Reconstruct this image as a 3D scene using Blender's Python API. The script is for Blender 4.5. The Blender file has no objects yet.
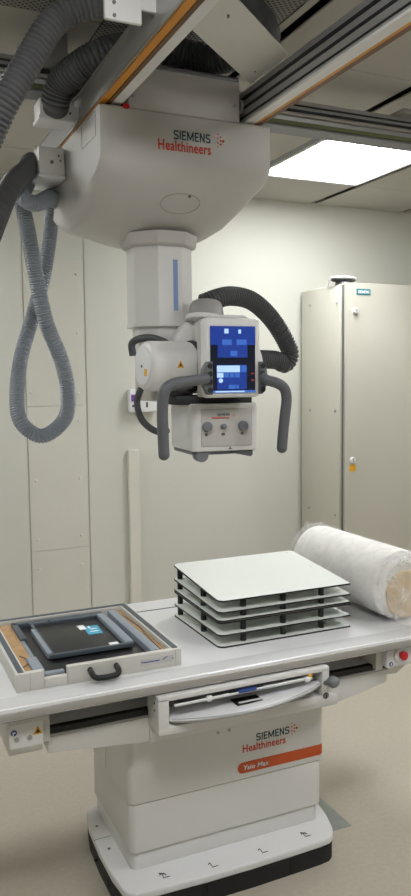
import bpy, bmesh, math, random
from mathutils import Vector, Matrix, noise
random.seed(7)
SC = bpy.context.scene
COL = SC.collection
PI = math.pi

# ---------------------------------------------------------------- materials
def lin(h):
    h = h.lstrip('#'); out = []
    for i in (0, 2, 4):
        c = int(h[i:i+2], 16)/255
        out.append(c/12.92 if c <= .04045 else ((c+.055)/1.055)**2.4)
    return (*out, 1)

def mat(name, col, rough=.5, metal=0., var=0., scale=6., bump=0., bscale=200., spec=.5, trans=0., alpha=1., emit=None, es=1., coat=0.):
    m = bpy.data.materials.new(name); m.use_nodes = True
    nt = m.node_tree; b = nt.nodes['Principled BSDF']
    c = lin(col)
    b.inputs['Base Color'].default_value = c
    b.inputs['Roughness'].default_value = rough
    b.inputs['Metallic'].default_value = metal
    b.inputs['Specular IOR Level'].default_value = spec
    b.inputs['Transmission Weight'].default_value = trans
    b.inputs['Alpha'].default_value = alpha
    b.inputs['Coat Weight'].default_value = coat
    tc = nt.nodes.new('ShaderNodeTexCoord')
    if var:
        n = nt.nodes.new('ShaderNodeTexNoise'); n.inputs['Scale'].default_value = scale; n.inputs['Detail'].default_value = 5
        nt.links.new(tc.outputs['Object'], n.inputs['Vector'])
        r = nt.nodes.new('ShaderNodeValToRGB')
        r.color_ramp.elements[0].position = .3; r.color_ramp.elements[1].position = .7
        r.color_ramp.elements[0].color = (*[x*(1-var) for x in c[:3]], 1)
        r.color_ramp.elements[1].color = (*[min(1, x*(1+var)) for x in c[:3]], 1)
        nt.links.new(n.outputs['Fac'], r.inputs['Fac']); nt.links.new(r.outputs['Color'], b.inputs['Base Color'])
    if bump:
        n = nt.nodes.new('ShaderNodeTexNoise'); n.inputs['Scale'].default_value = bscale; n.inputs['Detail'].default_value = 3
        nt.links.new(tc.outputs['Object'], n.inputs['Vector'])
        bp = nt.nodes.new('ShaderNodeBump'); bp.inputs['Strength'].default_value = bump; bp.inputs['Distance'].default_value = .01
        nt.links.new(n.outputs['Fac'], bp.inputs['Height']); nt.links.new(bp.outputs['Normal'], b.inputs['Normal'])
    if emit:
        b.inputs['Emission Color'].default_value = lin(emit); b.inputs['Emission Strength'].default_value = es
    return m

M = {}
M['wall'] = mat('wall_paint', 'cbcbc2', .75, var=.02, scale=1.5, bump=.05, bscale=500)
M['wallpanel'] = mat('wall_panel_paint', 'cdccc2', .7, var=.015, scale=2)
M['trim'] = mat('trim_paint', 'd6d3c8', .5)
M['seam'] = mat('seam_grey', 'a09e95', .8)  # grey of the thin joint lines
M['floor'] = mat('vinyl_floor', 'b4ac9e', .45, var=.05, scale=60, bump=.02)
M['ceil'] = mat('ceiling_panel_paint', 'aaa69d', .8, var=.01)
M['slot'] = mat('ceiling_slot', '0a0a0b', .7)
M['white'] = mat('white_enamel', 'dddcda', .42, var=.01, scale=3, coat=.05)
M['housing'] = mat('shaded_enamel', 'c3c0bc', .4, var=.01, scale=3)  # column's white darkened, shade of the housing front put into the colour
M['white2'] = mat('bright_white_plastic', 'e2e2e4', .35)
M['topwhite'] = mat('tabletop_laminate', 'dededf', .3, var=.01, scale=8)
M['railtop'] = mat('rail_light_aluminium', 'cccccd', .35, .1)
M['cream'] = mat('cream_enamel', 'c9c7c0', .4)
M['alu'] = mat('anodised_aluminium', 'aeaeae', .38, .4)
M['lipalu'] = mat('tabletop_edge_aluminium', '9f9b94', .4, .3)
M['dalu'] = mat('dark_aluminium', '77787a', .45, .5)
M['groove'] = mat('groove_dark', '2b2c2e', .6, .2)
M['orange'] = mat('orange_strip', 'd08a1e', .45)
M['brown'] = mat('brown_strip', '6d4c2c', .5)
M['green'] = mat('green_strip', '62683f', .5)
M['hosed'] = mat('dark_grey_hose', '58595c', .5)
M['hosel'] = mat('blue_grey_hose', '8e959e', .42)
M['hosek'] = mat('charcoal_hose', '4a4b4e', .5)
M['handle'] = mat('grey_grip_plastic', '5c5e62', .5)
M['black'] = mat('black_plastic', '0d0d0e', .5)
M['blackr'] = mat('black_rubber', '1b1b1c', .75)
M['knob'] = mat('grey_knob', '72757a', .4)
M['steel'] = mat('steel', 'b8b8b6', .3, .9)
M['orangebar'] = mat('orange_band', 'c75420', .45)
M['teal'] = mat('dark_teal_ink', '17424f', .5)
M['red'] = mat('orange_red_ink', 'd8482a', .5)
M['redbtn'] = mat('red_button', 'c4202a', .3)
M['tealsign'] = mat('teal_sign', '1c7c8c', .4)
M['ink'] = mat('black_ink', '2a2a2c', .6)
M['whiteink'] = mat('white_ink', 'f2f2f2', .5)
M['blueink'] = mat('blue_ink', '24468a', .5)
M['yellow'] = mat('yellow_label', 'dfa41c', .5)
M['purple'] = mat('purple_label', '6a3f9a', .5)
M['bluestrip'] = mat('blue_strip', '7f97c4', .4)
M['cab'] = mat('cabinet_paint', 'c9c7bb', .45, .0, var=.01)
M['cabdoor'] = mat('cabinet_door_paint', 'bbb8ad', .38, .15, var=.02, scale=2)
M['foam'] = mat('brown_foam', 'a98963', .9, var=.12, scale=30)
M['slate'] = mat('slate_blue_frame', '8e98a3', .4, .2)
M['dslate'] = mat('dark_slate_frame', '505860', .45, .2)
M['plateface'] = mat('cassette_black', '222224', .4, var=.05, scale=40)
M['cyan'] = mat('cyan_sticker', '3fa4c6', .4)
M['paper'] = mat('white_label', 'e8eaec', .5)
M['rackplate'] = mat('white_laminate_plate', 'dfe3de', .35)
M['dome'] = mat('grey_dome', '9d9c9a', .45)
M['roll'] = mat('rolled_wadding', 'f0eeea', .9, var=.03, scale=20, bump=.3, bscale=30)
M['rollend'] = mat('beige_foam_core', 'd4bfa0', .9, var=.08, scale=25, bump=.3, bscale=60)
M['lamp'] = mat('lamp_diffuser', 'ffffff', .5, emit='f6f7f7', es=9.3)
M['lampf'] = mat('lamp_frame', 'e0e0de', .5)
M['scrblue'] = mat('screen_blue', '101830', .3, emit='1c3fa0', es=.30)
M['scrdark'] = mat('screen_dark', '05070c', .15, emit='0a1228', es=.3)
M['scrmid'] = mat('screen_mid_blue', '203060', .3, emit='3f74d0', es=.30)
M['scrlight'] = mat('screen_light_blue', '8090b0', .3, emit='a9cdfa', es=.36)
M['darkin'] = mat('dark_interior', '6e6e6c', .7)
M['greyin'] = mat('grey_interior', 'b4b4b2', .5)
M['floorsteel'] = mat('brushed_floor_plate', '9ba09e', .35, .6, var=.06, scale=30)

def streaks():
    nt = M['lamp'].node_tree; b = nt.nodes['Principled BSDF']; tc = nt.nodes.new('ShaderNodeTexCoord')
    w_ = nt.nodes.new('ShaderNodeTexWave'); w_.bands_direction = 'X'; w_.inputs['Scale'].default_value = 1.1; w_.inputs['Distortion'].default_value = .6
    mr = nt.nodes.new('ShaderNodeMapRange'); mr.inputs['To Min'].default_value = 6.5; mr.inputs['To Max'].default_value = 12
    nt.links.new(tc.outputs['Object'], w_.inputs['Vector']); nt.links.new(w_.outputs['Fac'], mr.inputs['Value']); nt.links.new(mr.outputs['Result'], b.inputs['Emission Strength'])
streaks()
def perforated():
    m = mat('perforated_ceiling_metal', '85827b', .6)
    nt = m.node_tree; b = nt.nodes['Principled BSDF']
    tc = nt.nodes.new('ShaderNodeTexCoord'); mp = nt.nodes.new('ShaderNodeMapping')
    mp.inputs['Scale'].default_value = (70, 70, 0)
    mp.inputs['Rotation'].default_value = (0, 0, PI/4)
    vo = nt.nodes.new('ShaderNodeTexVoronoi'); vo.inputs['Randomness'].default_value = 0; vo.inputs['Scale'].default_value = 1
    gt = nt.nodes.new('ShaderNodeMath'); gt.operation = 'LESS_THAN'; gt.inputs[1].default_value = .3
    mx = nt.nodes.new('ShaderNodeMix'); mx.data_type = 'RGBA'
    mx.inputs['A'].default_value = lin('85827b'); mx.inputs['B'].default_value = lin('1c1c1c')
    nt.links.new(tc.outputs['Object'], mp.inputs['Vector']); nt.links.new(mp.outputs['Vector'], vo.inputs['Vector'])
    nt.links.new(vo.outputs['Distance'], gt.inputs[0]); nt.links.new(gt.outputs['Value'], mx.inputs['Factor'])
    nt.links.new(mx.outputs['Result'], b.inputs['Base Color'])
    return m
M['perf'] = perforated()

def film(nm='clear_plastic_film', lo=.06, hi=.24, bs=.4, sc_=14):   # clear plastic bag film
    m = bpy.data.materials.new(nm); m.use_nodes = True
    nt = m.node_tree; nt.nodes.clear()
    o = nt.nodes.new('ShaderNodeOutputMaterial'); mix = nt.nodes.new('ShaderNodeMixShader')
    t = nt.nodes.new('ShaderNodeBsdfTransparent'); p = nt.nodes.new('ShaderNodeBsdfPrincipled')
    p.inputs['Base Color'].default_value = (.9, .9, .92, 1); p.inputs['Roughness'].default_value = .18
    tc = nt.nodes.new('ShaderNodeTexCoord'); n = nt.nodes.new('ShaderNodeTexNoise'); n.inputs['Scale'].default_value = sc_
    n.inputs['Detail'].default_value = 4; n.inputs['Distortion'].default_value = 1.2
    bp = nt.nodes.new('ShaderNodeBump'); bp.inputs['Strength'].default_value = bs; bp.inputs['Distance'].default_value = .02
    r = nt.nodes.new('ShaderNodeMapRange'); r.inputs['From Min'].default_value = .35; r.inputs['From Max'].default_value = .7
    r.inputs['To Min'].default_value = lo; r.inputs['To Max'].default_value = hi
    nt.links.new(tc.outputs['Object'], n.inputs['Vector']); nt.links.new(n.outputs['Fac'], bp.inputs['Height'])
    nt.links.new(bp.outputs['Normal'], p.inputs['Normal']); nt.links.new(n.outputs['Fac'], r.inputs['Value'])
    nt.links.new(r.outputs['Result'], mix.inputs['Fac'])
    nt.links.new(t.outputs[0], mix.inputs[1]); nt.links.new(p.outputs[0], mix.inputs[2]); nt.links.new(mix.outputs[0], o.inputs[0])
    return m
M['film'] = film()
M['film2'] = film('crumpled_plastic_film', .05, .42, .6, 12)

# ---------------------------------------------------------------- geometry
WORLD = {}     # world origin of every built object
def tag(o, label=None, cat=None, group=None, kind=None):
    if label: o['label'] = label
    if cat: o['category'] = cat
    if group: o['group'] = group
    if kind: o['kind'] = kind
    return o
def empty(name, loc, label, cat, group=None):
    o = bpy.data.objects.new(name, None); COL.objects.link(o); o.location = loc; o.empty_display_size = .1
    WORLD[o.name] = Vector(loc); return tag(o, label, cat, group)

def catmull(pts, n=12):
    pts = [Vector(p) for p in pts]; P_ = [2*pts[0]-pts[1]] + pts + [2*pts[-1]-pts[-2]]; out = []
    for i in range(1, len(P_)-2):
        a, b, c, d = P_[i-1:i+3]
        for k in range(n):
            t = k/n
            out.append(.5*((2*b)+(c-a)*t+(2*a-5*b+4*c-d)*t*t+(3*b-a-3*c+d)*t**3))
    out.append(pts[-1]); return out
def resample(pts, step):
    L = [0]
    for a, b in zip(pts, pts[1:]): L.append(L[-1]+(b-a).length)
    n = max(2, int(round(L[-1]/step))); out = []; j = 0
    for i in range(n+1):
        s = L[-1]*i/n
        while j < len(L)-2 and L[j+1] < s: j += 1
        t = (s-L[j])/max(1e-9, L[j+1]-L[j]); out.append(pts[j].lerp(pts[j+1], min(1, max(0, t))))
    return out

class G:
    def __init__(s): s.bm = bmesh.new()
    def _merge(s, b2, mtx=None):
        me = bpy.data.meshes.new('tmp'); b2.to_mesh(me); b2.free()
        if mtx is not None: me.transform(mtx)
        s.bm.from_mesh(me); bpy.data.meshes.remove(me); return s
    def box(s, x0, x1, y0, y1, z0, z1, bev=0., seg=2, mtx=None):
        b = bmesh.new(); bmesh.ops.create_cube(b, size=1)
        for v in b.verts: v.co = Vector(((x0+x1)/2+v.co.x*(x1-x0), (y0+y1)/2+v.co.y*(y1-y0), (z0+z1)/2+v.co.z*(z1-z0)))
        if bev: bmesh.ops.bevel(b, geom=b.edges[:], offset=bev, segments=seg, affect='EDGES', profile=.5)
        return s._merge(b, mtx)
    def cyl(s, p0, p1, r, r2=None, seg=32, bev=0., mtx=None):
        p0 = Vector(p0); p1 = Vector(p1); d = p1-p0
        b = bmesh.new(); bmesh.ops.create_cone(b, cap_ends=True, segments=seg, radius1=r, radius2=r if r2 is None else r2, depth=d.length)
        if bev:
            es = [e for e in b.edges if abs(e.verts[0].co.z-e.verts[1].co.z) < 1e-6]
            bmesh.ops.bevel(b, geom=es, offset=bev, segments=3, affect='EDGES', profile=.5)
        m = Matrix.Translation((p0+p1)/2) @ d.to_track_quat('Z', 'Y').to_matrix().to_4x4()
        for v in b.verts: v.co = m @ v.co
        return s._merge(b, mtx)
    def sphere(s, c, r, sc=(1, 1, 1), mtx=None):
        b = bmesh.new(); bmesh.ops.create_uvsphere(b, u_segments=24, v_segments=14, radius=r)
        for v in b.verts: v.co = Vector((v.co.x*sc[0], v.co.y*sc[1], v.co.z*sc[2]))+Vector(c)
        return s._merge(b, mtx)
    def prism(s, pts, f, lo, hi, bev=0., seg=2, mtx=None):
        """pts 2-D outline, f(a,b,t) gives the 3-D point at extrusion t"""
        b = bmesh.new(); n = len(pts)
        v0 = [b.verts.new(f(p[0], p[1], lo)) for p in pts]; v1 = [b.verts.new(f(p[0], p[1], hi)) for p in pts]
        b.faces.new(v0); b.faces.new(v1[::-1])
        for i in range(n): b.faces.new((v0[(i+1) % n], v0[i], v1[i], v1[(i+1) % n]))
        bmesh.ops.recalc_face_normals(b, faces=b.faces[:])
        if bev: bmesh.ops.bevel(b, geom=b.edges[:], offset=bev, segments=seg, affect='EDGES', profile=.5)
        return s._merge(b, mtx)
    def sweep(s, path, rf, seg=16, mtx=None, caps=True):
        b = bmesh.new(); rings = []; t0 = (path[1]-path[0]).normalized()
        u = t0.orthogonal().normalized()
        for i, p in enumerate(path):
            t = (path[min(i+1, len(path)-1)]-path[max(i-1, 0)]).normalized()
            u = (u-t*u.dot(t)).normalized(); w = t.cross(u); r = rf(i)
            rings.append([b.verts.new(p+(u*math.cos(a)+w*math.sin(a))*r) for a in [2*PI*k/seg for k in range(seg)]])
        for a, c in zip(rings, rings[1:]):
            for k in range(seg): b.faces.new((a[k], a[(k+1) % seg], c[(k+1) % seg], c[k]))
        if caps: b.faces.new(rings[0][::-1]); b.faces.new(rings[-1])
        return s._merge(b, mtx)
    def tube(s, pts, r, seg=14, n=8, mtx=None):
        p = catmull(pts, n) if len(pts) > 2 else [Vector(q) for q in pts]
        return s.sweep(p, lambda i: r, seg, mtx)
    def corr(s, pts, r, pitch, amp=.12, seg=22):
        p = resample(catmull(pts, 16), pitch/4)
        pr = (1, 1-amp*.35, 1-amp*1.6, 1-amp*.35)
        return s.sweep(p, lambda i: r*pr[i % 4], seg)
    def build(s, name, m, parent=None, smooth=True, mods=None):
        me = bpy.data.meshes.new(name); off = WORLD[parent.name] if parent else Vector((0, 0, 0))
        if parent is None:
            vs = [v.co for v in s.bm.verts]
            lo = [min(v[i] for v in vs) for i in range(3)]; hi = [max(v[i] for v in vs) for i in range(3)]
            off = Vector(((lo[0]+hi[0])/2, (lo[1]+hi[1])/2, lo[2]))
        bmesh.ops.recalc_face_normals(s.bm, faces=s.bm.faces[:])
        for v in s.bm.verts: v.co -= off
        s.bm.to_mesh(me); s.bm.free(); me.materials.append(M[m])
        if smooth:
            for p in me.polygons: p.use_smooth = True
            me.set_sharp_from_angle(angle=math.radians(35))
        o = bpy.data.objects.new(name, me); COL.objects.link(o)
        if parent: o.parent = parent; WORLD[o.name] = off.copy()
        else: o.location = off; WORLD[o.name] = off.copy()
        return o

def frame(c, u, v):
    u = Vector(u).normalized(); v = Vector(v).normalized(); n = u.cross(v)
    m = Matrix((u, v, n)).transposed().to_4x4(); m.translation = Vector(c); return m
FR = ((1, 0, 0), (0, 0, 1))     # facing -Y
def text(name, s, c, w, h, m, parent, uv=FR, bold=.0, mtx=None, shear=0., thick=.0006):
    cu = bpy.data.curves.new('t', 'FONT'); cu.body = s; cu.align_x = 'CENTER'; cu.align_y = 'CENTER'; cu.offset = bold; cu.shear = shear
    cu.resolution_u = 3; cu.space_character = 1.06
    ob = bpy.data.objects.new('t', cu); COL.objects.link(ob)
    me = bpy.data.meshes.new_from_object(ob.evaluated_get(bpy.context.evaluated_depsgraph_get()))
    bpy.data.objects.remove(ob); bpy.data.curves.remove(cu)
    xs = [v.co.x for v in me.vertices]; ys = [v.co.y for v in me.vertices]
    cx, cy = (min(xs)+max(xs))/2, (min(ys)+max(ys))/2; sx = w/(max(xs)-min(xs)); sy = h/(max(ys)-min(ys)) if h else sx
    F = frame(c, *uv)
    g = G(); g.bm.from_mesh(me); bpy.data.meshes.remove(me)
    for v in g.bm.verts: v.co = F @ Vector(((v.co.x-cx)*sx, (v.co.y-cy)*sy, .0004))
    if thick:
        ret = bmesh.ops.extrude_face_region(g.bm, geom=g.bm.faces[:])
        n = (F.to_3x3() @ Vector((0, 0, 1)))*thick
        for e in ret['geom']:
            if isinstance(e, bmesh.types.BMVert): e.co += n
    if mtx is not None:
        for v in g.bm.verts: v.co = mtx @ v.co
    return g.build(name, m, parent, smooth=False)
def patch(g, c, w, h, uv=FR, t=.0012, shape='rect', mtx=None, rot=0., n=24):
    F = frame(c, *uv)
    if shape == 'rect': pts = [(-w/2, -h/2), (w/2, -h/2), (w/2, h/2), (-w/2, h/2)]
    elif shape == 'tri': pts = [(-w/2, -h/2), (w/2, -h/2), (0, h/2)]
    elif shape == 'round':
        r = h/2; pts = [(-w/2+r+r*math.cos(a), r*math.sin(a)) for a in [PI/2+PI*k/10 for k in range(11)]] + [(w/2, -h/2), (w/2, h/2)]
    else: pts = [(w/2*math.cos(2*PI*k/n), h/2*math.sin(2*PI*k/n)) for k in range(n)]
    if rot: pts = [(x*math.cos(rot)-y*math.sin(rot), x*math.sin(rot)+y*math.cos(rot)) for x, y in pts]
    return g.prism(pts, lambda a, b, t_: F @ Vector((a, b, t_)), -.0005, t, mtx=mtx)
GLY = {'S': (.62, [[(.60,.86),(.48,.96),(.14,.96),(.03,.84),(.03,.64),(.13,.54),(.49,.46),(.59,.36),(.59,.16),(.48,.04),(.13,.04),(.01,.14)]]),
       'I': (.10, [[(.05,0),(.05,1)]]), 'E': (.52, [[(.52,.04),(.05,.04),(.05,.96),(.52,.96)],[(.05,.51),(.46,.51)]]),
       'M': (.92, [[(.05,0),(.05,1)],[(.05,.98),(.46,.12),(.87,.98)],[(.87,1),(.87,0)]]), 'N': (.66, [[(.05,0),(.05,1)],[(.05,.98),(.61,.02)],[(.61,0),(.61,1)]])}
def strokes(name, word, c, w, h, m, parent, uv=FR, wt=.085, gap=.24, mtx=None):
    g = G(); F = frame(c, *uv); W = sum(GLY[k][0] for k in word)+gap*(len(word)-1); x = 0; n = 0
    for k in word:
        gw, segs = GLY[k]
        for sg_ in segs:
            for (ax, ay), (bx, by) in zip(sg_, sg_[1:]):
                A = Vector((ax, ay)); B_ = Vector((bx, by)); d = (B_-A).normalized(); q = Vector((-d.y, d.x))*wt; A2 = A-d*wt*.5; B2 = B_+d*wt*.5
                n += 1
                pts = [((p.x+x)/W*w-w/2, p.y*h-h/2) for p in (A2-q, B2-q, B2+q, A2+q)]
                g.prism(pts, lambda a, b, t: F @ Vector((a, b, t)), .0002, .0008+.00002*(n % 5), mtx=mtx)
        x += gw+gap
    return g.build(name, m, parent, smooth=False)
def dots(name, c, s, parent, uv=FR, mtx=None):
    g = G(); F = frame(c, *uv)
    spots = [(-.5, .35, .07), (-.5, -.35, .07), (-.2, .1, .05), (-.2, -.1, .05), (-.1, .7, .1), (-.1, .28, .12), (-.1, -.28, .12), (-.1, -.7, .1),
             (.25, .42, .14), (.25, 0, .13), (.25, -.42, .14), (.6, 0, .19)]
    for x, y, r in spots:
        pts = [(x*s+r*s*math.cos(a), y*s+r*s*math.sin(a)) for a in (0, PI/2, PI, 3*PI/2)]
        g.prism(pts, lambda a, b, t: F @ Vector((a, b, t)), .0004, .001, mtx=mtx)
    return g.build(name, 'red', parent, smooth=False)
def logo(parent, cS, wS, hS, cH, wH, hH, cD, sD, uv=FR, mtx=None):
    strokes('logo_text', 'SIEMENS', cS, wS, hS, 'teal', parent, uv, mtx=mtx)
    text('logo_text', 'Healthineers', cH, wH, hH, 'red', parent, uv, bold=.018, mtx=mtx)
    dots('logo_dots', cD, sD, parent, uv, mtx=mtx)
def copy_tree(o, parent=None, d=(0, 0, 0)):
    c = o.copy(); COL.objects.link(c)
    if parent: c.parent = parent
    else: c.location = Vector(o.location)+Vector(d)
    for ch in list(o.children): copy_tree(ch, c)
    return c

# ---------------------------------------------------------------- room
X0, X1, Y0, Y1, H = -1.9, 4.3, -1.6, 4.28, 2.7
def struct(g, name, m, parent=None, smooth=False):
    o = g.build(name, m, parent, smooth)
    if parent is None: o['kind'] = 'structure'
    return o
struct(G().box(X0-.1, X1+.1, Y0-.1, Y1+.1, -.1, 0), 'floor', 'floor')
struct(G().box(X0, X1, Y1, Y1+.1, 0, H+.08), 'wall_back', 'wall')
struct(G().box(X0-.1, X0, Y0, Y1, 0, H+.08), 'wall_left', 'wall')
struct(G().box(X1, X1+.1, Y0, Y1, 0, H+.08), 'wall_right', 'wall')
struct(G().box(X0, X1, Y0-.1, Y0, 0, H+.08), 'wall_front', 'wall')
for i, (a, b) in enumerate(((X0, .846), (1.184, 2.57))):
    pass
# ceiling: beige panels with black slots between
g = G(); gp = G()
SL = [-1.46, -.77, -.08, .61, 1.30, 1.99, 2.68, 3.37, 4.06]
rows = [Y0, -1.05, -.36, .33, 1.02, 1.71, 2.40, 3.09, 3.78, Y1]
LX = {(1.99, 3.09), (-.77, 3.09), (1.99, .33), (-.08, .33), (3.37, 1.71)}
edges = [X0]+SL+[X1]
for a, b in zip(edges, edges[1:]):
    xa = a+(.021 if a in SL else 0); xb = b-(.021 if b in SL else 0)
    for c, d in zip(rows, rows[1:]):
        if (a, c) in LX: continue
        if a == 1.30 or False: pass
        if a == .61 and 1.0 < c < 2.9:
            g.box(xa, xa+.11, c+.002, d-.002, H, H+.02, .003, 1); gp.box(xa+.112, xb-.03, c+.002, d-.002, H, H+.015)
            g.box(xb-.028, xb, c+.002, d-.002, H-.004, H+.02)
        elif a in (-.08, -.77) and 1.0 < c < 2.0: gp.box(xa, xb, c+.002, d-.002, H, H+.015)
        else: g.box(xa, xb, c+.002, d-.002, H, H+.008, .002, 1)
ce = struct(g, 'ceiling', 'ceil')
struct(gp, 'perforated_panel', 'perf', ce)
struct(G().box(X0, X1, Y0, Y1, H+.04, H+.08), 'ceiling_void', 'slot', ce)
# one troffer light sits in the grid; its unseen copies are added fill
def make_light():
    x, y = 2.335, 3.435; t = empty('ceiling_light', (x, y, H), 'x', 'light')
    g = G()
    for a, b, c, d in ((x-.327, x+.327, y-.342, y-.322), (x-.327, x+.327, y+.322, y+.342), (x-.327, x-.307, y-.322, y+.322), (x+.307, x+.327, y-.322, y+.322)):
        g.box(a, b, c, d, H-.004, H+.03)
    g.build('frame', 'lampf', t, False)
    G().box(x-.308, x+.308, y-.323, y+.323, H+.004, H+.012).build('diffuser', 'lamp', t, False)
    return t
lt = make_light(); lt['label'] = 'glowing square ceiling light beyond the cross rail, above the cabinet'; lt['group'] = 'square ceiling lights'
for (x, y, lb) in ((-.77, 3.09, 'added unseen square ceiling light near the back wall on the left'), (1.99, .33, 'added unseen square ceiling light behind the viewer on the right'),
                   (-.08, .33, 'added unseen square ceiling light behind the viewer on the left'), (3.37, 1.71, 'added unseen square ceiling light near the right wall')):
    c = copy_tree(lt, None, (x-1.99, y-3.09, 0)); c['label'] = lb  # unseen fixtures, added to light the room
# wall cover panels
def wall_panel(n, z0, z1, screws):
    g = G().box(.848, 1.180, 4.276, 4.281, z0, z1, .001, 1); o = struct(g, 'trim_%d' % n, 'wallpanel')
    o['label'] = {1: 'tall screwed cover panel on the back wall, middle of three', 2: 'screwed cover panel low on the back wall', 3: 'screwed cover panel at the top of the back wall'}[n]
    for x, z in screws:
        G().cyl((x, 4.277, z), (x, 4.269, z), .008, .006, 16).build('screw', 'trim', o)
wall_panel(1, .654, 1.462, [(.88, 1.379), (1.137, 1.376), (.885, 1.05), (1.136, 1.051), (.886, .716), (1.136, .721)])
wall_panel(2, .02, .650, [(.887, .551), (1.134, .552), (.887, .12), (1.134, .12)])
wall_panel(3, 1.466, 2.268, [(.87, 1.544), (1.14, 1.534), (1.14, 1.87), (.87, 1.87), (1.142, 2.196), (.87, 2.196)])
g = G(); g.box(1.186, 1.189, 4.2775, 4.281, 0, H)
g.box(.843, .846, 4.2775, 4.281, 0, H); struct(g, 'trim_4', 'seam')
struct(G().box(1.42, 1.483, 4.25, 4.28, 0, 1.198, .003), 'trim_5', 'trim')
g = G(); g.box(X0, 2.57, 4.268, 4.281, 0, .09, .003); struct(g, 'baseboard_back', 'trim')
# wall unit with purple label
t = empty('wall_outlet_box', (1.513, 4.25, 1.42), 'white wall box with a purple label beside the left cable', 'wall box')
G().box(1.427, 1.60, 4.23, 4.281, 1.418, 1.551, .006).build('box', 'white2', t)
g = G(); patch(g, (1.452, 4.23, 1.50), .034, .04); g.build('label_strip', 'purple', t, False)
g = G(); patch(g, (1.45, 4.23, 1.455), .02, .012); g.build('socket_mark', 'ink', t, False)
g = G(); patch(g, (1.53, 4.23, 1.46), .010, .03); g.build('socket_mark', 'ink', t, False)
# smoke detector-free: floor plate
g = G(); g.prism([(1.36, 2.20), (1.545, 2.20), (1.545, 2.62), (1.36, 2.62)], lambda a, b, t: (a, b, t), 0, .004, .001, 1)
tag(g.build('floor_plate', 'floorsteel'), 'flat steel access plate in the floor beside the table foot', 'floor plate')

# ---------------------------------------------------------------- control cabinet
t = empty('control_cabinet', (3.1, 4.0, 0), 'tall pale metal cabinet with a teal name sign against the back wall', 'cabinet')
G().box(2.59, 3.62, 3.80, 4.26, .04, 2.145, .004).build('body', 'cab', t)
G().box(2.60, 3.61, 3.82, 4.24, 0, .04).build('plinth', 'dalu', t)
sp = G().box(2.580, 2.592, 3.815, 4.22, .06, 2.125, .002).build('side_panel', 'cab', t)
for y, z in ((4.14, 2.051), (3.845, 2.039), (4.14, 1.405), (3.861, 1.408), (4.15, .786), (3.857, .784)):
    G().cyl((2.581, y, z), (2.574, y, z), .009, .008, 16).build('screw', 'alu', sp)
G().box(2.583, 2.589, 3.79, 3.80, .05, 2.14).build('door_gasket', 'dalu', t)
d = G().box(2.588, 3.62, 3.768, 3.79, .05, 2.15, .003).build('door', 'cabdoor', t)
for p in (2.652, 1.988), (2.637, 1.121):
    k = G().cyl((p[0], 3.77, p[1]), (p[0], 3.755, p[1]), .019, .017, 24, .003).build('lock', 'white2', d)
    G().box(p[0]-.003, p[0]+.003, 3.748, 3.756, p[1]-.012, p[1]+.012).build('key_slot', 'steel', k)
g = G(); patch(g, (2.64, 3.768, 1.073), .045, .038); g.build('yellow_label', 'yellow', d, False)
sg = G().box(2.66, 2.757, 3.765, 3.769, 2.082, 2.116, .001, 1).build('name_sign', 'tealsign', d)
strokes('sign_text', 'SIEMENS', (2.7085, 3.7648, 2.099), .078, .015, 'whiteink', sg)
# device on cabinet
t = empty('wireless_access_point', (2.54, 3.84, 2.147), 'small white and black rounded device on top of the cabinet', 'device')
MD = Matrix.Translation((2.645, 3.88, 0))
G().sphere((0, 0, 2.187), .085, (1.0, .7, .17), MD).build('cover', 'white2', t)
G().sphere((0, 0, 2.176), .080, (1.0, .7, .17), MD).build('underside', 'black', t)
G().cyl((0, 0, 2.147), (0, 0, 2.168), .05, .045, 20, mtx=MD).build('foot', 'dalu', t)
G().tube([(2.575, 3.89, 2.19), (2.56, 3.90, 2.17), (2.60, 3.99, 2.150), (2.60, 4.2, 2.150)], .004, 8).build('cord', 'white2', t)

# ---------------------------------------------------------------- ceiling rails
t = empty('cross_rail', (1.2, 2.52, 2.5), 'long grey aluminium rail with a green strip crossing under the ceiling', 'rail')
XC0, XC1 = -1.3, 3.9
G().box(XC0, XC1, 2.485, 2.57, 2.505, 2.60, .003).build('profile', 'alu', t)
g = G(); g.box(XC0, XC1, 2.480, 2.49, 2.558, 2.566); g.box(XC0, XC1, 2.480, 2.49, 2.578, 2.583); g.build('groove', 'groove', t)
G().box(XC0, XC1, 2.470, 2.49, 2.54, 2.552, .003).build('ledge', 'lipalu', t)
G().box(XC0, XC1, 2.476, 2.49, 2.508, 2.522).build('green_strip', 'green', t)
G().box(XC0, XC1, 2.480, 2.56, 2.500, 2.506).build('flange', 'dalu', t)
for x in (-.77, .61, 3.37):
    G().box(x-.05, x+.05, 2.50, 2.56, 2.60, 2.70, .004).build('ceiling_hanger', 'alu', t)
g = G(); g.box(1.93, 2.05, 2.44, 2.56, 2.598, 2.618, .008); g.cyl((1.99, 2.45, 2.608), (1.99, 2.43, 2.608), .012, seg=12); g.build('clamp', 'lipalu', t)
g = G(); g.cyl((.49, 2.46, 2.59), (.60, 2.46, 2.59), .024, seg=20, bev=.004); g.build('end_stop', 'alu', t)

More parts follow.
